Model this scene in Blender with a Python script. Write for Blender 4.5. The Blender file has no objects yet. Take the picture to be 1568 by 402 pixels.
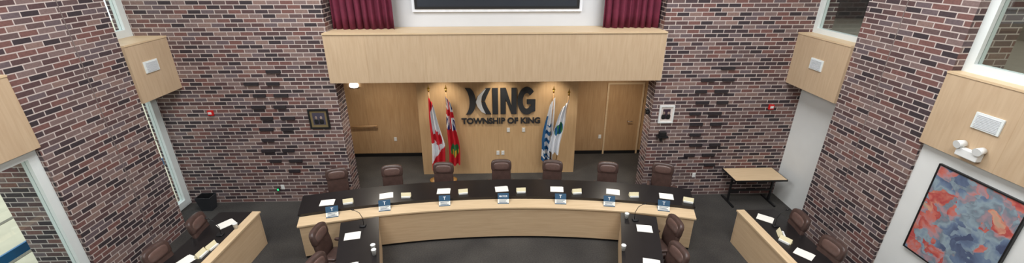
import bpy, bmesh, math, random
from mathutils import Vector, Matrix
random.seed(7)
sc = bpy.context.scene
try:
    sc.view_settings.view_transform = 'Standard'
except Exception: pass

# ---------------------------------------------------------------- materials
def srgb(r,g,b):
    f=lambda c:(c/255/12.92) if c/255<=0.04045 else ((c/255+0.055)/1.055)**2.4
    return (f(r),f(g),f(b),1)
def newmat(name):
    m=bpy.data.materials.new(name); m.use_nodes=True
    nt=m.node_tree; b=nt.nodes['Principled BSDF']
    return m,nt,b
def plain(name,col,rough=0.6,noise=0.06,nscale=8,metal=0,bump=0,spec=0.5):
    m,nt,b=newmat(name)
    b.inputs['Roughness'].default_value=rough; b.inputs['Metallic'].default_value=metal
    b.inputs['Specular IOR Level'].default_value=spec
    n=nt.nodes.new('ShaderNodeTexNoise'); n.inputs['Scale'].default_value=nscale; n.inputs['Detail'].default_value=4
    tc=nt.nodes.new('ShaderNodeTexCoord'); nt.links.new(tc.outputs['Object'],n.inputs['Vector'])
    cr=nt.nodes.new('ShaderNodeValToRGB'); nt.links.new(n.outputs['Fac'],cr.inputs['Fac'])
    cr.color_ramp.elements[0].position=.3; cr.color_ramp.elements[1].position=.7
    cr.color_ramp.elements[0].color=tuple(c*(1-noise) for c in col[:3])+(1,)
    cr.color_ramp.elements[1].color=tuple(min(1,c*(1+noise)) for c in col[:3])+(1,)
    nt.links.new(cr.outputs['Color'],b.inputs['Base Color'])
    if bump:
        bp=nt.nodes.new('ShaderNodeBump'); bp.inputs['Strength'].default_value=bump; bp.inputs['Distance'].default_value=.01
        nt.links.new(n.outputs['Fac'],bp.inputs['Height']); nt.links.new(bp.outputs['Normal'],b.inputs['Normal'])
    return m
def brickmat(name):
    m,nt,b=newmat(name); N=nt.nodes; L=nt.links
    uv=N.new('ShaderNodeUVMap'); uv.uv_map='UVMap'
    br=N.new('ShaderNodeTexBrick'); L.new(uv.outputs['UV'],br.inputs['Vector'])
    br.inputs['Scale'].default_value=1; br.inputs['Brick Width'].default_value=.265
    br.inputs['Row Height'].default_value=.088; br.inputs['Mortar Size'].default_value=.009
    br.inputs['Mortar Smooth'].default_value=.15; br.inputs['Bias'].default_value=0
    br.inputs['Color1'].default_value=(0,0,0,1); br.inputs['Color2'].default_value=(1,1,1,1); br.inputs['Mortar'].default_value=(0,0,0,1)
    cr=N.new('ShaderNodeValToRGB'); L.new(br.outputs['Color'],cr.inputs['Fac'])
    e=cr.color_ramp; cols=[(0,(54,45,49)),(.16,(94,75,74)),(.32,(112,78,73)),(.46,(119,99,96)),(.58,(84,62,62)),(.70,(129,105,98)),(.80,(98,84,87)),(.9,(66,53,57))]
    e.interpolation='CONSTANT'
    e.elements[0].position=0; e.elements[0].color=srgb(*cols[0][1])
    e.elements[1].position=cols[1][0]; e.elements[1].color=srgb(*cols[1][1])
    for p,c in cols[2:]:
        q=e.elements.new(p); q.color=srgb(*c)
    n=N.new('ShaderNodeTexNoise'); n.inputs['Scale'].default_value=30; n.inputs['Detail'].default_value=5; L.new(uv.outputs['UV'],n.inputs['Vector'])
    mx=N.new('ShaderNodeMix'); mx.data_type='RGBA'; mx.blend_type='OVERLAY'; mx.inputs['Factor'].default_value=.4
    L.new(cr.outputs['Color'],mx.inputs[6]); L.new(n.outputs['Fac'],mx.inputs[7])
    m2=N.new('ShaderNodeMix'); m2.data_type='RGBA'; L.new(br.outputs['Fac'],m2.inputs['Factor'])
    L.new(mx.outputs[2],m2.inputs[6]); m2.inputs[7].default_value=srgb(188,175,169)
    L.new(m2.outputs[2],b.inputs['Base Color'])
    b.inputs['Roughness'].default_value=.8
    bp=N.new('ShaderNodeBump'); bp.invert=True; bp.inputs['Strength'].default_value=.25; bp.inputs['Distance'].default_value=.006
    L.new(br.outputs['Fac'],bp.inputs['Height']); L.new(bp.outputs['Normal'],b.inputs['Normal'])
    return m
def woodmat(name,c1,c2,panel=0,rough=.45,off=0,vert=True,seam=.8):
    m,nt,b=newmat(name); N=nt.nodes; L=nt.links
    uv=N.new('ShaderNodeUVMap'); uv.uv_map='UVMap'
    mp=N.new('ShaderNodeMapping'); L.new(uv.outputs['UV'],mp.inputs['Vector'])
    mp.inputs['Scale'].default_value=(14,1.2,1) if vert else (1.2,14,1)
    n=N.new('ShaderNodeTexNoise'); n.inputs['Scale'].default_value=1.6; n.inputs['Detail'].default_value=6; n.inputs['Distortion'].default_value=.6
    L.new(mp.outputs['Vector'],n.inputs['Vector'])
    cr=N.new('ShaderNodeValToRGB'); L.new(n.outputs['Fac'],cr.inputs['Fac'])
    cr.color_ramp.elements[0].position=.3; cr.color_ramp.elements[0].color=c1
    cr.color_ramp.elements[1].position=.7; cr.color_ramp.elements[1].color=c2
    out=cr.outputs['Color']
    if panel:
        m3=N.new('ShaderNodeMapping'); m3.inputs['Location'].default_value=(off,20,0); L.new(uv.outputs['UV'],m3.inputs['Vector'])
        br=N.new('ShaderNodeTexBrick'); br.offset=0; br.inputs['Scale'].default_value=1
        br.inputs['Brick Width'].default_value=panel; br.inputs['Row Height'].default_value=50
        br.inputs['Mortar Size'].default_value=.005; br.inputs['Color1'].default_value=(.94,.94,.94,1); br.inputs['Color2'].default_value=(1,1,1,1); br.inputs['Mortar'].default_value=(seam,seam*.97,seam*.93,1)
        L.new(m3.outputs['Vector'],br.inputs['Vector'])
        mx=N.new('ShaderNodeMix'); mx.data_type='RGBA'; mx.blend_type='MULTIPLY'; mx.inputs['Factor'].default_value=1
        L.new(out,mx.inputs[6]); L.new(br.outputs['Color'],mx.inputs[7]); out=mx.outputs[2]
    L.new(out,b.inputs['Base Color']); b.inputs['Roughness'].default_value=rough
    return m
def glassmat():
    m=bpy.data.materials.new('window_glass'); m.use_nodes=True; nt=m.node_tree; nt.nodes.clear()
    o=nt.nodes.new('ShaderNodeOutputMaterial'); t=nt.nodes.new('ShaderNodeBsdfTransparent'); t.inputs[0].default_value=(.92,.96,.95,1)
    g=nt.nodes.new('ShaderNodeBsdfGlossy'); g.inputs['Roughness'].default_value=.02
    mx=nt.nodes.new('ShaderNodeMixShader'); mx.inputs[0].default_value=.06
    nt.links.new(t.outputs[0],mx.inputs[1]); nt.links.new(g.outputs[0],mx.inputs[2]); nt.links.new(mx.outputs[0],o.inputs[0])
    return m
def emit(name,col,s):
    m,nt,b=newmat(name); b.inputs['Base Color'].default_value=col; b.inputs['Emission Color'].default_value=col; b.inputs['Emission Strength'].default_value=s
    return m
def carpetmat():
    m,nt,b=newmat('carpet_charcoal'); N=nt.nodes; L=nt.links
    tc=N.new('ShaderNodeTexCoord')
    n=N.new('ShaderNodeTexNoise'); n.inputs['Scale'].default_value=45; n.inputs['Detail'].default_value=8; L.new(tc.outputs['Object'],n.inputs['Vector'])
    n2=N.new('ShaderNodeTexNoise'); n2.inputs['Scale'].default_value=1.1; L.new(tc.outputs['Object'],n2.inputs['Vector'])
    a=N.new('ShaderNodeMath'); a.operation='ADD'; L.new(n.outputs['Fac'],a.inputs[0]); L.new(n2.outputs['Fac'],a.inputs[1])
    mu=N.new('ShaderNodeMath'); mu.operation='MULTIPLY'; mu.inputs[1].default_value=.5; L.new(a.outputs[0],mu.inputs[0])
    cr=N.new('ShaderNodeValToRGB'); L.new(mu.outputs[0],cr.inputs['Fac'])
    cr.color_ramp.elements[0].position=.35; cr.color_ramp.elements[0].color=srgb(42,40,39)
    cr.color_ramp.elements[1].position=.65; cr.color_ramp.elements[1].color=srgb(72,69,65)
    L.new(cr.outputs['Color'],b.inputs['Base Color']); b.inputs['Roughness'].default_value=.95
    return m
def paintingmat():
    m,nt,b=newmat('abstract_canvas'); N=nt.nodes; L=nt.links
    uv=N.new('ShaderNodeUVMap'); uv.uv_map='UVMap'
    n0=N.new('ShaderNodeTexNoise'); n0.inputs['Scale'].default_value=3.0; n0.inputs['Detail'].default_value=4; L.new(uv.outputs['UV'],n0.inputs['Vector'])
    mv=N.new('ShaderNodeMix'); mv.data_type='RGBA'; mv.inputs['Factor'].default_value=.3; L.new(uv.outputs['UV'],mv.inputs[6]); L.new(n0.outputs['Color'],mv.inputs[7])
    v=N.new('ShaderNodeTexVoronoi'); v.distance='CHEBYCHEV'; v.inputs['Scale'].default_value=9; L.new(mv.outputs[2],v.inputs['Vector'])
    n=N.new('ShaderNodeTexNoise'); n.inputs['Scale'].default_value=1.5; n.inputs['Detail'].default_value=4; n.inputs['Roughness'].default_value=.6; L.new(mv.outputs[2],n.inputs['Vector'])
    sp=N.new('ShaderNodeSeparateColor'); L.new(v.outputs['Color'],sp.inputs[0])
    ma=N.new('ShaderNodeMath'); ma.operation='MULTIPLY_ADD'; ma.inputs[1].default_value=.22; L.new(sp.outputs[0],ma.inputs[0])
    mb=N.new('ShaderNodeMath'); mb.operation='SUBTRACT'; mb.inputs[1].default_value=.11; L.new(n.outputs['Fac'],mb.inputs[0]); L.new(mb.outputs[0],ma.inputs[2])
    cr=N.new('ShaderNodeValToRGB'); L.new(ma.outputs[0],cr.inputs['Fac']); e=cr.color_ramp
    cols=[(.28,(74,84,112)),(.37,(104,122,148)),(.43,(142,160,170)),(.48,(112,126,138)),(.53,(172,138,144)),(.57,(196,110,98)),(.61,(172,72,72)),(.67,(206,150,126)),(.75,(124,156,140))]
    e.elements[0].position=cols[0][0]; e.elements[0].color=srgb(*cols[0][1]); e.elements[1].position=cols[-1][0]; e.elements[1].color=srgb(*cols[-1][1])
    for p,c in cols[1:-1]:
        q=e.elements.new(p); q.color=srgb(*c)
    L.new(cr.outputs['Color'],b.inputs['Base Color']); b.inputs['Roughness'].default_value=.35
    return m

BR=brickmat('brick_mixed_brown')
BRD=plain('brick_dark_projecting',srgb(40,34,38),.8,.2,20)
WOOD=woodmat('maple_panel',srgb(188,162,132),srgb(199,175,145),panel=1.22,off=.3,seam=.88)
WOODD=woodmat('maple_dark_panel',srgb(176,142,104),srgb(190,158,120),panel=.92,off=.1,seam=.78)
WOODT=woodmat('maple_trim',srgb(204,178,142),srgb(216,191,156),vert=False)
DESKW=woodmat('maple_desk',srgb(198,170,136),srgb(209,183,149),vert=False)
BLACK=plain('black_laminate',srgb(28,26,27),.32,.1,6)
BLK=plain('black_plastic',srgb(24,24,26),.45,.1,6)
WHITE=plain('white_paint',srgb(222,224,222),.6,.02,3)
GREYW=plain('pale_grey_paint',srgb(205,208,212),.7,.02,2)
FRAME=plain('white_window_frame',srgb(220,226,224),.5,.02,3)
CEILM=plain('ceiling_white',srgb(225,223,220),.8,.02,3)
CARP=carpetmat()
GLASS=glassmat()
LEATH=plain('brown_leather',srgb(74,56,51),.38,.18,14,bump=.2)
LEATH2=plain('brown_leather_light',srgb(96,74,68),.36,.15,14,bump=.2)
MAROON=plain('maroon_velvet',srgb(104,30,54),.85,.15,10)
CHROME=plain('brushed_metal',srgb(190,190,192),.3,.04,10,metal=.9)
BRASS=plain('brass',srgb(190,150,70),.3,.05,10,metal=.9)
POLE=plain('oak_pole',srgb(150,110,60),.4,.08,10)
PAPER=plain('paper_white',srgb(238,236,228),.8,.01,5)
CREAM=plain('card_cream',srgb(226,216,180),.8,.02,5)
BLUE=plain('nameplate_blue',srgb(30,74,104),.5,.03,5)
RED=plain('flag_red',srgb(200,30,44),.7,.06,5)
FWHITE=plain('flag_white',srgb(228,230,234),.7,.02,5)
FBLUE=plain('flag_blue',srgb(28,96,150),.7,.05,5)
FNAVY=plain('flag_navy',srgb(30,40,110),.7,.05,5)
FGREEN=plain('flag_green',srgb(50,120,70),.7,.05,5)
FYEL=plain('flag_yellow',srgb(215,180,60),.7,.05,5)
SIGN=plain('sign_dark_grey',srgb(58,60,64),.35,.04,5,metal=.3)
SILV=plain('sign_silver',srgb(215,218,222),.3,.02,5,metal=.3)
REDP=plain('alarm_red',srgb(190,30,30),.4,.03,5)
TEAL=plain('rail_teal',srgb(20,110,165),.4,.05,5)
PAVE=plain('beige_paving',srgb(206,196,172),.8,.08,2)
SCREEN=plain('screen_dark',srgb(38,44,54),.4,.1,1)
SCRF=plain('screen_black_border',srgb(14,14,16),.6,.1,4)
PAINT=paintingmat()
LAMPM=emit('lamp_glass',(1,.96,.88,1),3)
SKIN=plain('photo_print',srgb(150,130,120),.5,.5,6)
GREEN=emit('green_indicator',(.05,.8,.3,1),.6)
DOORM=woodmat('door_maple',srgb(172,136,98),srgb(186,152,112))
SEAL=plain('joint_sealant',srgb(120,108,104),.8)

# ---------------------------------------------------------------- mesh builder
class MB:
    def __init__(s): s.bm=bmesh.new(); s.mats=[]
    def mi(s,m):
        if m not in s.mats: s.mats.append(m)
        return s.mats.index(m)
    def _f(s,vs,m,smooth=False):
        try: f=s.bm.faces.new(vs)
        except ValueError: return None
        f.material_index=s.mi(m); f.smooth=smooth; return f
    def box(s,x0,x1,y0,y1,z0,z1,m,M=None,bev=0):
        c=[(x0,y0,z0),(x1,y0,z0),(x1,y1,z0),(x0,y1,z0),(x0,y0,z1),(x1,y0,z1),(x1,y1,z1),(x0,y1,z1)]
        v=[s.bm.verts.new((M@Vector(p)) if M else p) for p in c]
        fs=[s._f([v[i] for i in q],m) for q in [(0,3,2,1),(4,5,6,7),(0,1,5,4),(1,2,6,5),(2,3,7,6),(3,0,4,7)]]
        if bev:
            ed=list({e for f in fs for e in f.edges})
            r=bmesh.ops.bevel(s.bm,geom=ed,offset=bev,segments=2,affect='EDGES',profile=.5)
            k=s.mi(m)
            for f in r['faces']: f.material_index=k
    def prism(s,pts,fn,d0,d1,m,smooth=False):
        a=[s.bm.verts.new(fn(p,d0)) for p in pts]; b=[s.bm.verts.new(fn(p,d1)) for p in pts]
        s._f(a[::-1],m); s._f(b,m)
        n=len(pts)
        for i in range(n): s._f([a[i],a[(i+1)%n],b[(i+1)%n],b[i]],m,smooth)
    def tube(s,pts,r,m,seg=8,caps=True):
        pts=[Vector(p) for p in pts]; rs=r if isinstance(r,(list,tuple)) else [r]*len(pts)
        rings=[]
        for i,p in enumerate(pts):
            d=(pts[min(i+1,len(pts)-1)]-pts[max(i-1,0)]).normalized()
            u=d.orthogonal().normalized() if i==0 else (pu-d*pu.dot(d)).normalized()
            pu=u; w=d.cross(u)
            rings.append([s.bm.verts.new(p+(u*math.cos(2*math.pi*k/seg)+w*math.sin(2*math.pi*k/seg))*rs[i]) for k in range(seg)])
        for i in range(len(rings)-1):
            for k in range(seg):
                s._f([rings[i][k],rings[i][(k+1)%seg],rings[i+1][(k+1)%seg],rings[i+1][k]],m,True)
        if caps: s._f(rings[0][::-1],m); s._f(rings[-1],m)
    def cushion(s,c,size,m,e=.35,M=None,nu=20,nv=12,bend=0):
        sg=lambda x,p:math.copysign(abs(x)**p,x)
        rows=[]
        for j in range(nv+1):
            ph=-math.pi/2+math.pi*j/nv; row=[]
            for i in range(nu):
                th=2*math.pi*i/nu
                p=Vector((sg(math.cos(ph),e)*sg(math.cos(th),e)*size[0]/2, sg(math.cos(ph),e)*sg(math.sin(th),e)*size[1]/2, sg(math.sin(ph),e)*size[2]/2))
                p.y+=bend*(p.x/(size[0]/2))**2
                if M: p=M@p
                row.append(p+Vector(c))
            rows.append(row)
        vs=[[s.bm.verts.new(p) for p in r] for r in rows[1:-1]]
        b0=s.bm.verts.new(sum(rows[0],Vector())/nu); b1=s.bm.verts.new(sum(rows[-1],Vector())/nu)
        for j in range(len(vs)-1):
            for i in range(nu): s._f([vs[j][i],vs[j][(i+1)%nu],vs[j+1][(i+1)%nu],vs[j+1][i]],m,True)
        for i in range(nu):
            s._f([b0,vs[0][(i+1)%nu],vs[0][i]],m,True); s._f([b1,vs[-1][i],vs[-1][(i+1)%nu]],m,True)
    def grid(s,fn,nu,nv,mf,smooth=True):
        v=[[s.bm.verts.new(fn(i/nu,j/nv)) for i in range(nu+1)] for j in range(nv+1)]
        for j in range(nv):
            for i in range(nu):
                m=mf((i+.5)/nu,(j+.5)/nv) if callable(mf) else mf
                s._f([v[j][i],v[j][i+1],v[j+1][i+1],v[j+1][i]],m,smooth)
    def done(s,name,loc=(0,0,0),rz=0,parent=None,normals=True):
        if normals: bmesh.ops.recalc_face_normals(s.bm,faces=s.bm.faces)
        uv=s.bm.loops.layers.uv.new('UVMap'); s.bm.normal_update()
        for f in s.bm.faces:
            n=f.normal; ax=max(range(3),key=lambda k:abs(n[k]))
            for l in f.loops:
                c=l.vert.co
                l[uv].uv=(c.y,c.z) if ax==0 else ((c.x,c.z) if ax==1 else (c.x,c.y))
        me=bpy.data.meshes.new(name); s.bm.to_mesh(me); s.bm.free()
        for m in s.mats: me.materials.append(m)
        o=bpy.data.objects.new(name,me); sc.collection.objects.link(o)
        o.location=loc; o.rotation_euler=(0,0,rz)
        if parent: o.parent=parent
        return o
def simple(name,x0,x1,y0,y1,z0,z1,m,bev=0):
    b=MB(); b.box(x0,x1,y0,y1,z0,z1,m,bev=bev); return b.done(name)

# ---------------------------------------------------------------- room shell
TOP=7.6
BY=8.8
simple('floor',-7.6,7.3,-3,11.4,-.15,0,CARP)
simple('ceiling',-7.9,10.4,-3,11.4,TOP,TOP+.15,CEILM)
simple('wall_front',-7.8,10.4,-3.2,-3,0,TOP,WHITE)
simple('wall_back_left',-7.75,-3.55,BY,9.25,0,TOP,BR)
simple('wall_back_right',3.47,7.1,BY,9.25,0,TOP,BR)
simple('floor_gallery',-6.8,6.4,-3,.3,3.7,3.95,WOOD)
simple('wall_gallery_parapet',-6.8,6.4,.2,.3,3.95,4.7,WOOD)
simple('wall_alcove_back',-4.9,4.8,11.2,11.4,0,3.05,WOODD)
simple('wall_alcove_left',-5.1,-4.9,9.25,11.4,0,3.05,WOODD)
simple('wall_alcove_right',4.8,5.0,9.25,11.4,0,3.05,WOODD)
simple('ceiling_alcove',-4.9,4.8,9.4,11.2,3.05,3.15,CEILM)
simple('baseboard_alcove',-4.9,4.8,11.17,11.2,0,.1,BLK)
simple('wall_sign_panel',-2.08,2.0,10.05,11.15,0,3.04,woodmat('sign_wall_maple',srgb(200,164,122),srgb(212,178,134),panel=2.04,off=2.08,seam=.8))
simple('wall_screen_recess',-3.55,3.47,9.4,9.6,3.9,TOP,GREYW)
b=MB(); b.box(-3.54,3.46,8.6,9.39,3.0,4.01,WOOD); b.box(-3.57,3.49,8.58,8.79,4.01,4.04,WOODT); b.box(-3.54,3.46,8.79,9.39,4.01,4.04,WOODT)
b.box(-3.57,-3.54,8.6,8.79,3.0,4.01,WOOD); b.box(3.46,3.49,8.6,8.79,3.0,4.01,WOOD)
b.done('wall_bulkhead_back')
b=MB(); b.box(-7.75,-6.85,5.8,7.75,0,TOP,BR); b.box(-6.852,-6.846,6.93,6.945,0,TOP,SEAL); b.done('brick_column')
b=MB(); b.box(6.45,7.2,5.6,7.35,0,TOP,BR); b.box(6.446,6.452,6.62,6.635,0,TOP,SEAL); b.done('brick_column')
def sidebox(name,x0,x1,y0,y1):
    b=MB(); b.box(x0,x1,y0,y1,2.88,3.95,WOOD); b.box(x0-.01,x1+.01,y0,y1,3.95,3.98,WOODT); b.done(name)
sidebox('wall_bulkhead_left_far',-7.6,-6.8,7.75,8.8); sidebox('wall_bulkhead_left_near',-7.6,-6.8,.3,5.8)
sidebox('wall_bulkhead_right_far',6.4,7.1,7.35,8.8); sidebox('wall_bulkhead_right_near',6.4,7.1,.3,5.6)
simple('wall_left_near',-7.75,-7.55,-3,3.2,0,TOP,WHITE)
simple('wall_right_near',6.5,6.7,-3,5.6,0,2.88,WHITE)
simple('wall_right_upper',6.7,6.9,-3,1.5,3.98,TOP,WHITE)
simple('wall_right_far',6.82,7.0,7.35,8.8,0,2.88,WHITE)
WN=[0]
def window(x,y0,y1,z0,z1,fw=.1,posts=(),bars=()):
    WN[0]+=1
    b=MB(); t=.06
    b.box(x-t,x+t,y0,y0+fw,z0,z1,FRAME); b.box(x-t,x+t,y1-fw,y1,z0,z1,FRAME)
    b.box(x-t,x+t,y0+fw,y1-fw,z0,z0+fw,FRAME); b.box(x-t,x+t,y0+fw,y1-fw,z1-fw,z1,FRAME)
    for p in posts: b.box(x-t,x+t,p-.04,p+.04,z0+fw,z1-fw,FRAME)
    for p in bars: b.box(x-t,x+t,y0+fw,y1-fw,p-.04,p+.04,FRAME)
    b.box(x-.005,x+.005,y0+fw,y1-fw,z0+fw,z1-fw,GLASS)
    b.done('window_%d'%WN[0])
window(-7.5,7.75,8.8,0.02,2.88,.16)
window(-7.5,7.75,8.8,3.98,TOP,.14)
window(-6.97,3.2,5.8,0.02,2.88,.14,posts=(4.5,))
window(-7.4,3.2,5.8,3.98,TOP,.12,posts=(4.5,))
window(6.75,7.35,8.8,3.98,TOP,.1)
window(6.65,1.5,5.6,3.98,TOP,.12,posts=(3.6,))
# exterior left
simple('ground_outside',-40,-7.76,-10,40,-.15,-.02,PAVE)
b=MB(); b.box(-8.22,-8.18,2,14,.80,.96,TEAL)
for y in (2.5,4.6,8.0,10.6,13): b.box(-8.22,-8.18,y-.03,y+.03,-.02,.80,CHROME)
b.done('handrail_outside')
simple('garden_wall_outside',-16,-15.6,-6,30,-.02,1.1,plain('low_wall_green',srgb(160,168,146),.8))
SHADE=plain('painted_shadow_stripe',srgb(120,114,100),.8)  # shadow stripes on the paving, put in as dark colour on thin slabs
b=MB()
for k in range(4): b.box(-9.6-k*1.6,-9.5-k*1.6,1,16,-.02,-.012,SHADE)
b.done('shadow_stripes_outside')
# upper corridor right
simple('floor_corridor',7.1,10.2,-3,11,3.8,3.95,plain('corridor_floor',srgb(150,142,128),.6))
simple('wall_corridor',10.2,10.35,-3,11,3.95,TOP,plain('corridor_paint',srgb(120,112,104),.8))
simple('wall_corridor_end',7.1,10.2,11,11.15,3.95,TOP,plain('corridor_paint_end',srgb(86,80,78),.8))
b=MB()
for y in (6.2,8.6,10.0):
    b.box(9.6,10.15,y-.6,y+.6,3.95,5.6,BLK)
    for z in (4.4,4.85,5.3): b.box(9.58,9.6,y-.55,y+.55,z-.01,z+.01,CHROME)
b.done('filing_cabinet')

def ornament(name,xc,sgn):
    b=MB()
    for i in range(10):
        z=.088*(36-3*i)+.044
        sh=[.0,-.06,.05,-.03,.09,.02][i%6]
        for k,dx in enumerate((-.24,.22)):
            if (i==0 and k==0) or (i==9 and k==0) or (i==6 and k==1): continue
            w=.13+.02*((i+k)%2)
            x=xc+sgn*sh+dx
            b.box(x-w,x+w,BY-.035,BY,z-.034,z+.034,BRD)
    b.done(name)
ornament('projecting_brick_pattern',-5.02,1)
ornament('projecting_brick_pattern',4.8,-1)

# ---------------------------------------------------------------- screen + curtains
b=MB(); b.box(-1.86,1.82,9.34,9.4,4.36,6.6,plain('screen_white_margin',srgb(226,230,236),.7)); b.box(-1.8,1.76,9.32,9.34,4.42,6.5,SCRF); b.box(-1.74,1.7,9.315,9.32,4.47,6.45,SCREEN)
b.done('projection_screen')
def curtain(x0,x1):
    b=MB(); w=x1-x0
    def f(s,t):
        z=4.045+t*3.4
        return (x0+w*s+.012*math.sin(s*60+t*2), 9.1+.055*math.sin(s*w*42+.5*math.sin(t*3))+.02*math.sin(s*17), z)
    b.grid(f,110,12,MAROON)
    b.tube([(x0,9.1,7.45),(x1,9.1,7.45)],.02,CHROME)
    o=b.done('stage_curtain'); m=o.modifiers.new('s','SOLIDIFY'); m.thickness=.008
curtain(-3.51,-2.2); curtain(2.25,3.45)

# ---------------------------------------------------------------- sign
sg=bpy.data.objects.new('king_township_sign',None); sc.collection.objects.link(sg); sg.location=(-.8,10.05,1.74)
b=MB(); H=.69
F=lambda p,d:(p[0],d,p[1]*H)
def add(poly,m,d=-.05): b.prism(poly,F,d,-.004,m)
def arcpts(cx,cz,rx,rz,a0,a1,n=14): return [(cx+rx*math.cos(math.radians(a0+(a1-a0)*i/n)),cz+rz*math.sin(math.radians(a0+(a1-a0)*i/n))) for i in range(n+1)]
add(arcpts(-.06,.5,.26,.56,-62,62)+arcpts(-.18,.5,.22,.6,58,-58),SIGN)
add([(.2,.48),(.26,.72),(.40,.92),(.47,1.0),(.36,.72),(.33,.5),(.36,.3),(.44,0.02),(.34,.1),(.24,.3)],SILV,-.06)
add([(.45,1.0),(.58,1.0),(.48,.7),(.43,.52),(.35,.52),(.37,.72)],SIGN)
add([(.58,0),(.44,0),(.37,.28),(.35,.48),(.43,.48),(.48,.28)],SIGN)
add([(.62,0),(.76,0),(.76,1),(.62,1)],SIGN)
add([(.82,0),(.95,0),(.95,.62),(.95,1),(.82,1)],SIGN)
add([(1.10,0),(1.23,0),(1.23,1),(1.10,1)],SIGN)
add([(.90,1),(.96,1),(1.17,0),(1.10,0),(.90,.80)],SIGN,-.049)
oa=arcpts(1.49,.5,.235,.53,42,322,26); ia=arcpts(1.49,.5,.1,.31,42,322,26)
for i in range(26): add([oa[i],oa[i+1],ia[i+1],ia[i]],SIGN)
add([(1.49,.38),(1.71,.38),(1.71,.56),(1.49,.56)],SIGN,-.051)
add([(1.6,.06),(1.71,.1),(1.71,.4),(1.6,.4)],SIGN,-.048)
b.done('letters_king',parent=sg)
def text(name,body,size,loc,mat,rot=(math.pi/2,0,0),ext=.012,off=.006,parent=None,align='CENTER'):
    c=bpy.data.curves.new(name,'FONT'); c.body=body; c.size=size; c.extrude=ext; c.offset=off; c.align_x=align; c.align_y='CENTER'
    o=bpy.data.objects.new(name,c); sc.collection.objects.link(o); o.location=loc; o.rotation_euler=rot; c.materials.append(mat)
    if parent: o.parent=parent
    return o
text('letters_township','TOWNSHIP OF KING',.215,(.835,-.02,-.20),SIGN,parent=sg,off=.008)

# ---------------------------------------------------------------- flags
def inpoly(x,y,P):
    c=False; n=len(P); j=n-1
    for i in range(n):
        if (P[i][1]>y)!=(P[j][1]>y) and x<(P[j][0]-P[i][0])*(y-P[i][1])/(P[j][1]-P[i][1])+P[i][0]: c=not c
        j=i
    return c
half=[(0,1),(.14,.74),(.28,.8),(.22,.42),(.42,.56),(.48,.42),(.8,.42),(.72,.2),(.8,.12),(.44,-.22),(.5,-.38),(.05,-.3),(.05,-.7)]
LEAF=half+[(-x,y) for x,y in half[::-1]]
def mf_canada(s,t):
    d=t+ .25*(s-.5)
    if inpoly((s-.55)*2.2,(.58-t)*5.5,LEAF): return RED
    if s<.22 and t<.62: return RED
    if d<.12 or d>.78: return RED
    return FWHITE
def mf_ont(s,t):
    if t<.45:
        u=(s-.5); w=(t-.2)/.5
        if abs(u)<.09 or abs(w)<.09: return RED
        if abs(u)<.17 or abs(w)<.16: return FWHITE
        if abs(abs(u)-abs(w)*1.0)<.08: return FWHITE
        return FNAVY
    if ((s-.55)/.36)**2+((t-.76)/.1)**2<1: return FYEL if t>.75 and int(s*9)%2 else FGREEN
    return RED
def mf_king(s,t):
    if .38<t<.9 and (math.sin(t*48+s*5)>.1) and .18<s<.85: return FBLUE
    if t>.93 or (s>.8 and t>.2 and t<.8): return FBLUE
    return FWHITE
def mf_white(s,t):
    if ((s-.5)/.32)**2+((t-.5)/.13)**2<1: return FGREEN if math.sin(s*20+t*30)>0 else FBLUE
    return FWHITE
def flag(name,x,y,ztop,dirx,mf,L=1.9,w0=.10,w1=.36,lean=0,zb=.0):
    b=MB()
    b.tube([(0,0,0.0),(0,0,.02),(0,0,.05)],[.15,.15,.05],POLE,20)
    pt=(lean,0,ztop)
    b.tube([(0,0,.04),pt],.014,POLE,10)
    b.cushion((lean,0,ztop+.03),(.05,.05,.07),BRASS,1)
    b.prism([(0,0),(.04,.035),(.02,.05),(0,.13),(-.02,.05),(-.04,.035)],lambda p,d:(lean+p[0],d,ztop+.05+p[1]),-.008,.008,BRASS)
    ph=random.random()*6
    def f(s,t):
        z=ztop-.1-L*t-(.12*s*(1-t)*1.5)+ .10*(s-.5)*t
        w=w0+(w1-w0)*min(1,t*1.6)**.8
        xx=lean*(z/ztop)+dirx*(-.03+w*s+.01*math.sin(9*t+ph))
        yy=-.03+(.02+.05*t**.5)*math.sin(s*15+ph+t*2.2)-.03*s
        return (xx,yy,z)
    b.grid(f,40,110,mf)
    b.done(name,loc=(x,y,0))
flag('canadian_flag',-1.72,9.72,2.44,1,mf_canada,1.95,.10,.34)
flag('ontario_flag',-1.30,9.72,2.44,1,mf_ont,1.88,.12,.30)
flag('township_flag',1.32,9.80,2.36,-1,mf_king,1.8,.12,.28,lean=.02)
flag('community_flag',1.33,9.45,2.4,-1,mf_white,1.4,.12,.3,lean=.33)

# ---------------------------------------------------------------- wall fittings
def outlet(x,y,z,ax='y'):
    b=MB(); b.box(-.04,.04,-.012,0,-.06,.06,WHITE,bev=.004)
    for dz in (-.025,.025): b.box(-.014,.014,-.016,-.011,dz-.014,dz+.014,CEILM)
    b.done('wall_outlet',loc=(x,y,z))
for x,z in ((.22,1.28),(.62,1.28),(-.06,.62),(.07,.62)): outlet(x,10.05,z)
outlet(-3.05,11.2,.55); outlet(2.95,11.2,.55); outlet(4.72,BY,.55); outlet(-5.2,BY,.4)
b=MB(); b.box(-.03,.03,-.05,0,-.05,.03,BLK,bev=.006); b.box(-.02,.02,-.056,-.05,-.03,.02,GREEN); b.done('plug_in_night_light',loc=(-5.3,BY,.36))
def alarm(x,z):
    b=MB(); b.box(-.06,.06,-.05,0,-.06,.06,REDP,bev=.01); b.box(-.035,.035,-.06,-.05,-.02,.03,WHITE); b.done('fire_alarm',loc=(x,BY,z))
alarm(-6.35,2.3); alarm(6.2,2.3)
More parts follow.
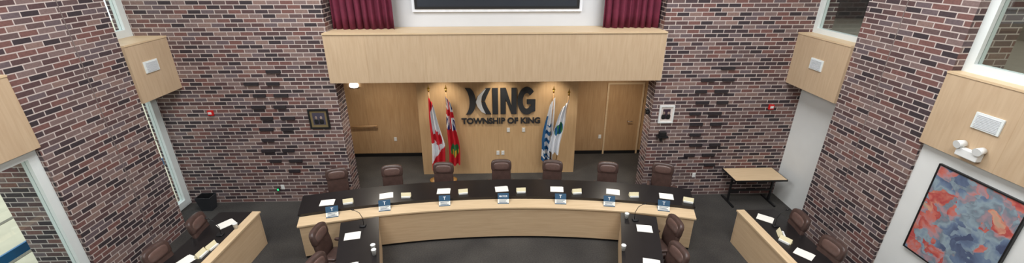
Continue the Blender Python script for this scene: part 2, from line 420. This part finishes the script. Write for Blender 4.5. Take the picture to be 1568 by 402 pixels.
def picture(x,z,w,h,fm,inner,mat_):
    b=MB(); t=.035
    for q in ((-w/2,w/2,h/2-t,h/2),(-w/2,w/2,-h/2,-h/2+t),(-w/2,-w/2+t,-h/2+t,h/2-t),(w/2-t,w/2,-h/2+t,h/2-t)): b.box(q[0],q[1],-.04,0,q[2],q[3],fm)
    b.box(-w/2+t,w/2-t,-.02,-.005,-h/2+t,h/2-t,mat_)
    b.box(-w/2+t+.05,w/2-t-.05,-.024,-.02,-h/2+t+.06,h/2-t-.05,inner)
    for dx in (-.06,.05):
        b.cushion((dx,-.026,.03),(.055,.01,.075),SKIN,.9,nu=10,nv=6); b.cushion((dx,-.026,-.06),(.1,.01,.12),BLK if inner!=BLK else WHITE,.6,nu=10,nv=6)
    b.done('framed_photo',loc=(x,BY,z))
picture(-4.03,2.13,.44,.46,BLK,plain('photo_dark',srgb(70,66,80),.4),plain('photo_mat',srgb(120,104,72),.6))
picture(3.8,2.15,.34,.42,WHITE,plain('photo_dark2',srgb(60,44,56),.4),plain('photo_mat2',srgb(216,206,200),.6))
b=MB(); b.box(-.12,.12,-.14,0,-.02,.02,BLK); b.box(-.08,.08,-.12,-.02,.02,.12,BLK,bev=.01); b.box(-.02,.02,-.06,0,-.14,-.02,BLK); b.done('wall_camera_bracket',loc=(3.76,BY,1.62))
b=MB(); b.box(-.08,0,-.05,.05,-.06,.06,BLK,bev=.01); b.tube([(-.04,-.05,0),(-.06,-.1,-.01)],.03,BLK); b.done('security_camera',loc=(3.47,9.0,2.15))
def vent(x,y,z,sx):
    b=MB(); d=sx*.02
    x0,x1=sorted((0,d)); b.box(x0,x1,-.17,.17,-.11,.11,FRAME,bev=.003)
    for i in range(9):
        zz=-.08+i*.02; b.box(min(d,d*1.4),max(d,d*1.4),-.14,.14,zz-.005,zz+.005,GREYW)
    b.done('air_vent',loc=(x,y,z))
vent(-6.8,8.2,3.5,1); vent(6.4,8.05,3.46,-1); vent(6.4,4.86,3.46,-1)
b=MB(); b.box(-.09,0,-.14,.14,-.05,.07,WHITE,bev=.012)
for s in (-1,1):
    b.tube([(-.05,s*.1,.07),(-.05,s*.11,.11)],.015,WHITE); b.tube([(-.02,s*.12,.12),(-.12,s*.13,.1)],[.045,.055],WHITE,14)
b.done('emergency_light',loc=(6.4,4.88,3.0))
b=MB(); 
y0,y1,z0,z1=4.1,5.25,1.2,2.68
for q in ((y0,y1,z1-.02,z1),(y0,y1,z0,z0+.02),(y0,y0+.02,z0+.02,z1-.02),(y1-.02,y1,z0+.02,z1-.02)): b.box(6.455,6.495,q[0],q[1],q[2],q[3],BLK)
b.box(6.465,6.49,y0+.02,y1-.02,z0+.02,z1-.02,PAINT); b.done('abstract_painting')
b=MB(); b.cushion((0,-.05,0),(.26,.12,.16),LAMPM,.9); b.box(-.13,.13,-.03,0,-.09,-.06,CHROME); b.done('wall_sconce',loc=(-4.0,11.2,2.2))
b=MB(); b.tube([(-4.25,11.12,.98),(-3.5,11.12,1.0)],.025,DOORM)
for x in (-4.15,-3.6): b.tube([(x,11.2,.94),(x,11.12,.96)],.012,CHROME)
b.done('wall_handrail')
b=MB()
b.box(3.05,3.1,11.16,11.2,0,2.2,WOODT); b.box(4.05,4.1,11.16,11.2,0,2.2,WOODT); b.box(3.1,4.05,11.16,11.2,2.15,2.2,WOODT); b.box(3.1,4.05,11.175,11.2,.01,2.15,DOORM)
b.tube([(3.72,11.17,1.05),(3.72,11.11,1.05),(3.84,11.11,1.05)],.012,CHROME); b.done('door_1')
b=MB(); b.box(-.6,.6,-.3,.3,.715,.75,WOODT); 
for q in ((-.61,.61,-.31,-.3),(-.61,.61,.3,.31),(-.61,-.6,-.31,.31),(.6,.61,-.31,.31)): b.box(q[0],q[1],q[2],q[3],.712,.752,BLK)
for sx in (-.5,.5):
    b.box(sx-.02,sx+.02,-.02,.02,.04,.715,BLK); b.box(sx-.02,sx+.02,-.27,.27,0,.04,BLK); b.box(sx-.02,sx+.02,-.25,.25,.68,.715,BLK)
b.box(-.48,.48,-.015,.015,.3,.34,BLK)
b.done('folding_table',loc=(5.98,8.45,0))
b=MB()
pr=lambda w,h:[(-w,-h),(w,-h),(w,h),(-w,h)]
BINM=plain('bin_grey_plastic',srgb(44,46,50),.5,.1,6)
def bin_(b):
    lo=[b.bm.verts.new((x,y,0)) for x,y in pr(.12,.09)]; hi=[b.bm.verts.new((x,y,.36)) for x,y in pr(.17,.13)]; hi2=[b.bm.verts.new((x,y,.36)) for x,y in pr(.155,.115)]; l2=[b.bm.verts.new((x,y,.03)) for x,y in pr(.11,.08)]
    b._f(lo,BINM); b._f(l2,BLK)
    for a,c,m in ((lo,hi,BINM),(hi,hi2,BINM),(hi2,l2,BLK)):
        for i in range(4): b._f([a[i],a[(i+1)%4],c[(i+1)%4],c[i]],m)
bin_(b); b.done('waste_bin',loc=(-6.85,8.52,0))

# ---------------------------------------------------------------- curved dais
YC=-7.3
def P(r,x):
    a=x/14.5
    return (r*math.sin(a),YC+r*math.cos(a))
def arcslab(b,r0,r1,z0,z1,xa,xb,m,n=48):
    vs=[]
    for i in range(n+1):
        x=xa+(xb-xa)*i/n
        p=P(r0,x); q=P(r1,x)
        vs.append([b.bm.verts.new(c) for c in ((p[0],p[1],z0),(q[0],q[1],z0),(q[0],q[1],z1),(p[0],p[1],z1))])
    for i in range(n):
        A,B=vs[i],vs[i+1]
        for k in range(4): b._f([A[k],A[(k+1)%4],B[(k+1)%4],B[k]],m)
    b._f(vs[0],m); b._f(vs[-1][::-1],m)
b=MB(); XA,XB=-3.88,3.82
arcslab(b,14.50,14.54,.06,.75,XA,XB,DESKW)
arcslab(b,14.53,14.55,0,.06,XA,XB,BLK)
arcslab(b,14.47,14.80,.75,.78,XA-.03,XB+.03,WOODT)
arcslab(b,14.80,14.82,.75,.83,XA,XB,BLACK)
arcslab(b,14.80,15.52,.80,.84,XA-.05,XB+.05,BLACK)
for x in (XA,XB-.04): arcslab(b,14.54,15.42,0,.75,x,x+.04,DESKW,1); arcslab(b,14.82,15.42,.75,.80,x,x+.04,DESKW,1)
for x in (-1.95,0,1.9): arcslab(b,14.54,15.4,0,.75,x-.02,x+.02,DESKW,1); 
b.done('council_dais_desk')

def sidedesk(name,p_far,p_near,w,side,ledge):
    f=Vector(p_far); n=Vector(p_near); L=(n-f).length; ang=math.atan2((n-f).y,(n-f).x)
    b=MB(); s=side
    def bx(x0,x1,ya,yb,z0,z1,m): b.box(x0,x1,min(ya*s,yb*s),max(ya*s,yb*s),z0,z1,m)
    bx(0,L,-w/2,w/2-ledge,.73,.77,BLACK)
    if ledge: bx(-.02,L,w/2-ledge,w/2,.74,.77,WOODT)
    bx(.03,L-.03,w/2-.06,w/2-.02,0,.73,DESKW)
    bx(0,.04,-w/2+.05,w/2-.02,0,.73,DESKW); bx(L-.04,L,-w/2+.05,w/2-.02,0,.73,DESKW)
    return b.done(name,loc=(f.x,f.y,0),rz=ang)
sidedesk('staff_desk',(-2.74,6.86),(-2.13,4.6),.7,1,0)
sidedesk('staff_desk',(2.72,6.86),(2.11,4.5),.68,-1,0)
sidedesk('staff_desk',(-5.22,7.2),(-5.3,4.2),.8,1,.16)
sidedesk('staff_desk',(5.15,6.95),(5.2,4.2),.8,-1,.16)

# ---------------------------------------------------------------- chairs
def chair(x,y,face):
    b=MB()
    for k in range(5):
        a=k*2*math.pi/5+.3; c,s=math.cos(a),math.sin(a)
        b.tube([(0,0,.11),(.28*c,.28*s,.075)],[.032,.02],BLK,8)
        b.tube([(.28*c-.02*s,.28*s+.02*c,.03),(.28*c+.02*s,.28*s-.02*c,.03)],.03,BLK,10)
        b.tube([(.28*c,.28*s,.03),(.28*c,.28*s,.08)],.01,BLK,6)
    b.tube([(0,0,.08),(0,0,.4)],.028,BLK,12)
    b.box(-.13,.13,-.12,.12,.38,.41,BLK)
    b.cushion((0,0,.46),(.50,.5,.12),LEATH,.4)
    R=Matrix.Rotation(math.radians(-9),3,'X')
    b.cushion((0,.235,.71),(.45,.10,.46),LEATH,.42,M=R,bend=-.03)
    b.cushion((0,.222,.62),(.36,.10,.20),LEATH2,.5,M=R,bend=-.02)
    b.cushion((0,.275,.95),(.48,.12,.30),LEATH,.5,M=R,bend=-.035)
    b.cushion((0,.245,.95),(.37,.10,.20),LEATH2,.6,M=R,bend=-.02)
    b.tube([(0,.1,.4),(0,.28,.42),(0,.3,.62)],.025,BLK,8)
    for s in (-1,1):
        b.tube([(s*.2,.02,.42),(s*.28,.02,.45),(s*.285,.02,.62)],.017,BLK,8)
        b.cushion((s*.28,.0,.645),(.07,.30,.05),LEATH,.5,nu=14,nv=8)
    return b.done('office_chair',loc=(x,y,0),rz=face)
for x,y in ((-3.62,8.12),(-2.44,8.22),(-1.32,8.32),(.02,8.42),(1.17,8.35),(2.44,8.22),(3.66,8.15)):
    chair(x,y,-x/14.5+random.uniform(-.12,.12))
q=math.pi/2
chair(-2.98,6.15,q-.1); chair(-2.72,5.3,q-.25)
chair(2.92,6.2,-q+.1); chair(2.68,5.4,-q+.2)
chair(-5.36,6.6,q+.1); chair(-5.46,5.7,q-.1)
chair(5.32,6.35,-q-.1); chair(5.34,5.5,-q+.1)

# ---------------------------------------------------------------- desk items
def paper(x,y,z,a,w=.28,h=.215):
    b=MB(); b.box(-w/2,w/2,-h/2,h/2,0,.004,PAPER); b.box(-w/2+.01,w/2-.02,-h/2+.01,h/2,.004,.007,PAPER,M=Matrix.Rotation(.04,4,'Z')); b.done('paper_sheet',loc=(x,y,z),rz=a)
def card(x,y,z,a):
    b=MB(); b.prism([(-.04,0),(.04,0),(.04,.003),(.003,.09),(-.003,.09),(-.04,.003)],lambda p,d:(d,p[0],p[1]),-.1,.1,CREAM); b.box(-.09,.09,-.075,-.045,0,.03,WHITE); b.done('place_card',loc=(x,y,z),rz=a)
def nameplate(x,y,z,a,txt):
    b=MB(); M=Matrix.Rotation(math.radians(-32),4,'X')
    b.box(-.115,.115,-.006,.006,.0,.085,PAPER,M=M); b.box(-.115,.115,-.008,.008,.085,.205,BLUE,M=M)
    b.box(-.115,.115,-.03,.12,0,.006,BLUE)
    for i in range(3): b.box(-.085,.085-.03*(i%2),-.008,-.006,.014+i*.024,.024+i*.024,BLUE,M=M)
    o=b.done('nameplate',loc=(x,y,z),rz=a)
    text('lettering',txt,.05 if len(txt)>1 else .09,(0,.068,.123),FWHITE,rot=(math.radians(90-32),0,0),ext=.001,off=.001,parent=o)
def cup(x,y,z):
    b=MB(); b.tube([(0,0,0),(0,0,.1),(0,0,.105)],[.03,.042,.044],WHITE,18); b.tube([(0,0,.105),(0,0,.112)],[.046,.04],WHITE,18); b.done('paper_cup',loc=(x,y,z))
def mic(x,y,z,a):
    b=MB(); b.cushion((0,0,.014),(.1,.12,.03),BLK,.5)
    b.tube([(0,.02,.02),(0,.02,.18),(0,-.03,.30),(0,-.12,.36)],.006,BLK,6); b.tube([(0,-.12,.36),(0,-.17,.375)],.013,BLK,8); b.done('gooseneck_microphone',loc=(x,y,z),rz=a)
names=['T','T','T','MAYOR','T','T','T']
for i,x in enumerate((-3.3,-2.32,-1.14,.05,1.22,2.2,3.26)):
    p=P(14.64,x); nameplate(p[0],p[1],.78,-x/14.5,names[i])
for x in (-3.62,-2.45,-1.25,.0,1.2,2.4,3.5):
    p=P(15.10,x*.955+.02); paper(p[0],p[1],.84,-x/14.5+random.uniform(-.1,.1))
    p=P(15.0,x*.955+.42); card(p[0],p[1],.84,-x/14.5+random.uniform(-.2,.2))
for x,y,a in ((-2.72,6.35,.2),(-2.5,5.5,.3),(2.69,6.4,-.2),(2.5,5.45,-.3),(-5.25,6.8,.9),(-5.3,5.75,1.2),(5.15,6.65,-.7),(5.2,5.6,-.9)): paper(x,y,.77,a)
for x,y in ((-2.23,5.95),(-2.18,5.82),(2.45,6.75),(2.12,5.8),(-4.98,6.65)): cup(x,y,.77)
card(-5.1,6.1,.77,1.4); card(-5.15,5.9,.77,1.5); card(2.42,5.1,.77,.3); card(5.12,6.15,.77,1.2); card(5.1,5.95,.77,-1)
for x,y,a in ((-2.62,6.65,q),(2.6,6.68,-q),(-5.15,6.45,q),(5.2,6.4,-q)): mic(x,y,.77,a+math.pi)

# ---------------------------------------------------------------- lights
def area(name,loc,sx,sy,e,col=(1,1,1),rot=(0,0,0)):
    l=bpy.data.lights.new(name,'AREA'); l.shape='RECTANGLE'; l.size=sx; l.size_y=sy; l.energy=e; l.color=col
    o=bpy.data.objects.new(name,l); sc.collection.objects.link(o); o.location=loc; o.rotation_euler=rot
for i,(x,y) in enumerate(((-3.6,2),(3.4,2),(-3.6,6),(3.4,6))):
    area('ceiling_light_panel',(x,y,TOP-.05),3.2,2.6,290,(.98,.99,1))
for x in (-1.4,0,1.3):
    l=bpy.data.lights.new('downlight','SPOT'); l.energy=60; l.spot_size=math.radians(95); l.spot_blend=.8; l.color=(1,.9,.75); l.shadow_soft_size=.06
    o=bpy.data.objects.new('recessed_downlight',l); sc.collection.objects.link(o); o.location=(x,9.5,2.98); o.rotation_euler=(math.radians(12),0,0)
for x in (-3.2,3.1):
    l=bpy.data.lights.new('downlight','SPOT'); l.energy=130; l.spot_size=math.radians(150); l.spot_blend=.9; l.color=(1,.9,.76); l.shadow_soft_size=.1
    o=bpy.data.objects.new('recessed_downlight',l); sc.collection.objects.link(o); o.location=(x,9.9,3.0)
area('corridor_light',(8.6,6,TOP-.1),1.5,6,70)
w=bpy.data.worlds.new('World'); sc.world=w; w.use_nodes=True
bg=w.node_tree.nodes['Background']; bg.inputs[0].default_value=(.90,.96,1,1); bg.inputs[1].default_value=1.9

# ---------------------------------------------------------------- camera
cd=bpy.data.cameras.new('camera'); cd.sensor_width=36; cd.lens=36*637/1568; cd.clip_end=200
co=bpy.data.objects.new('camera',cd); sc.collection.objects.link(co)
co.location=(0,0,5.5); co.rotation_euler=(math.radians(67),0,math.radians(-1.8)); sc.camera=co
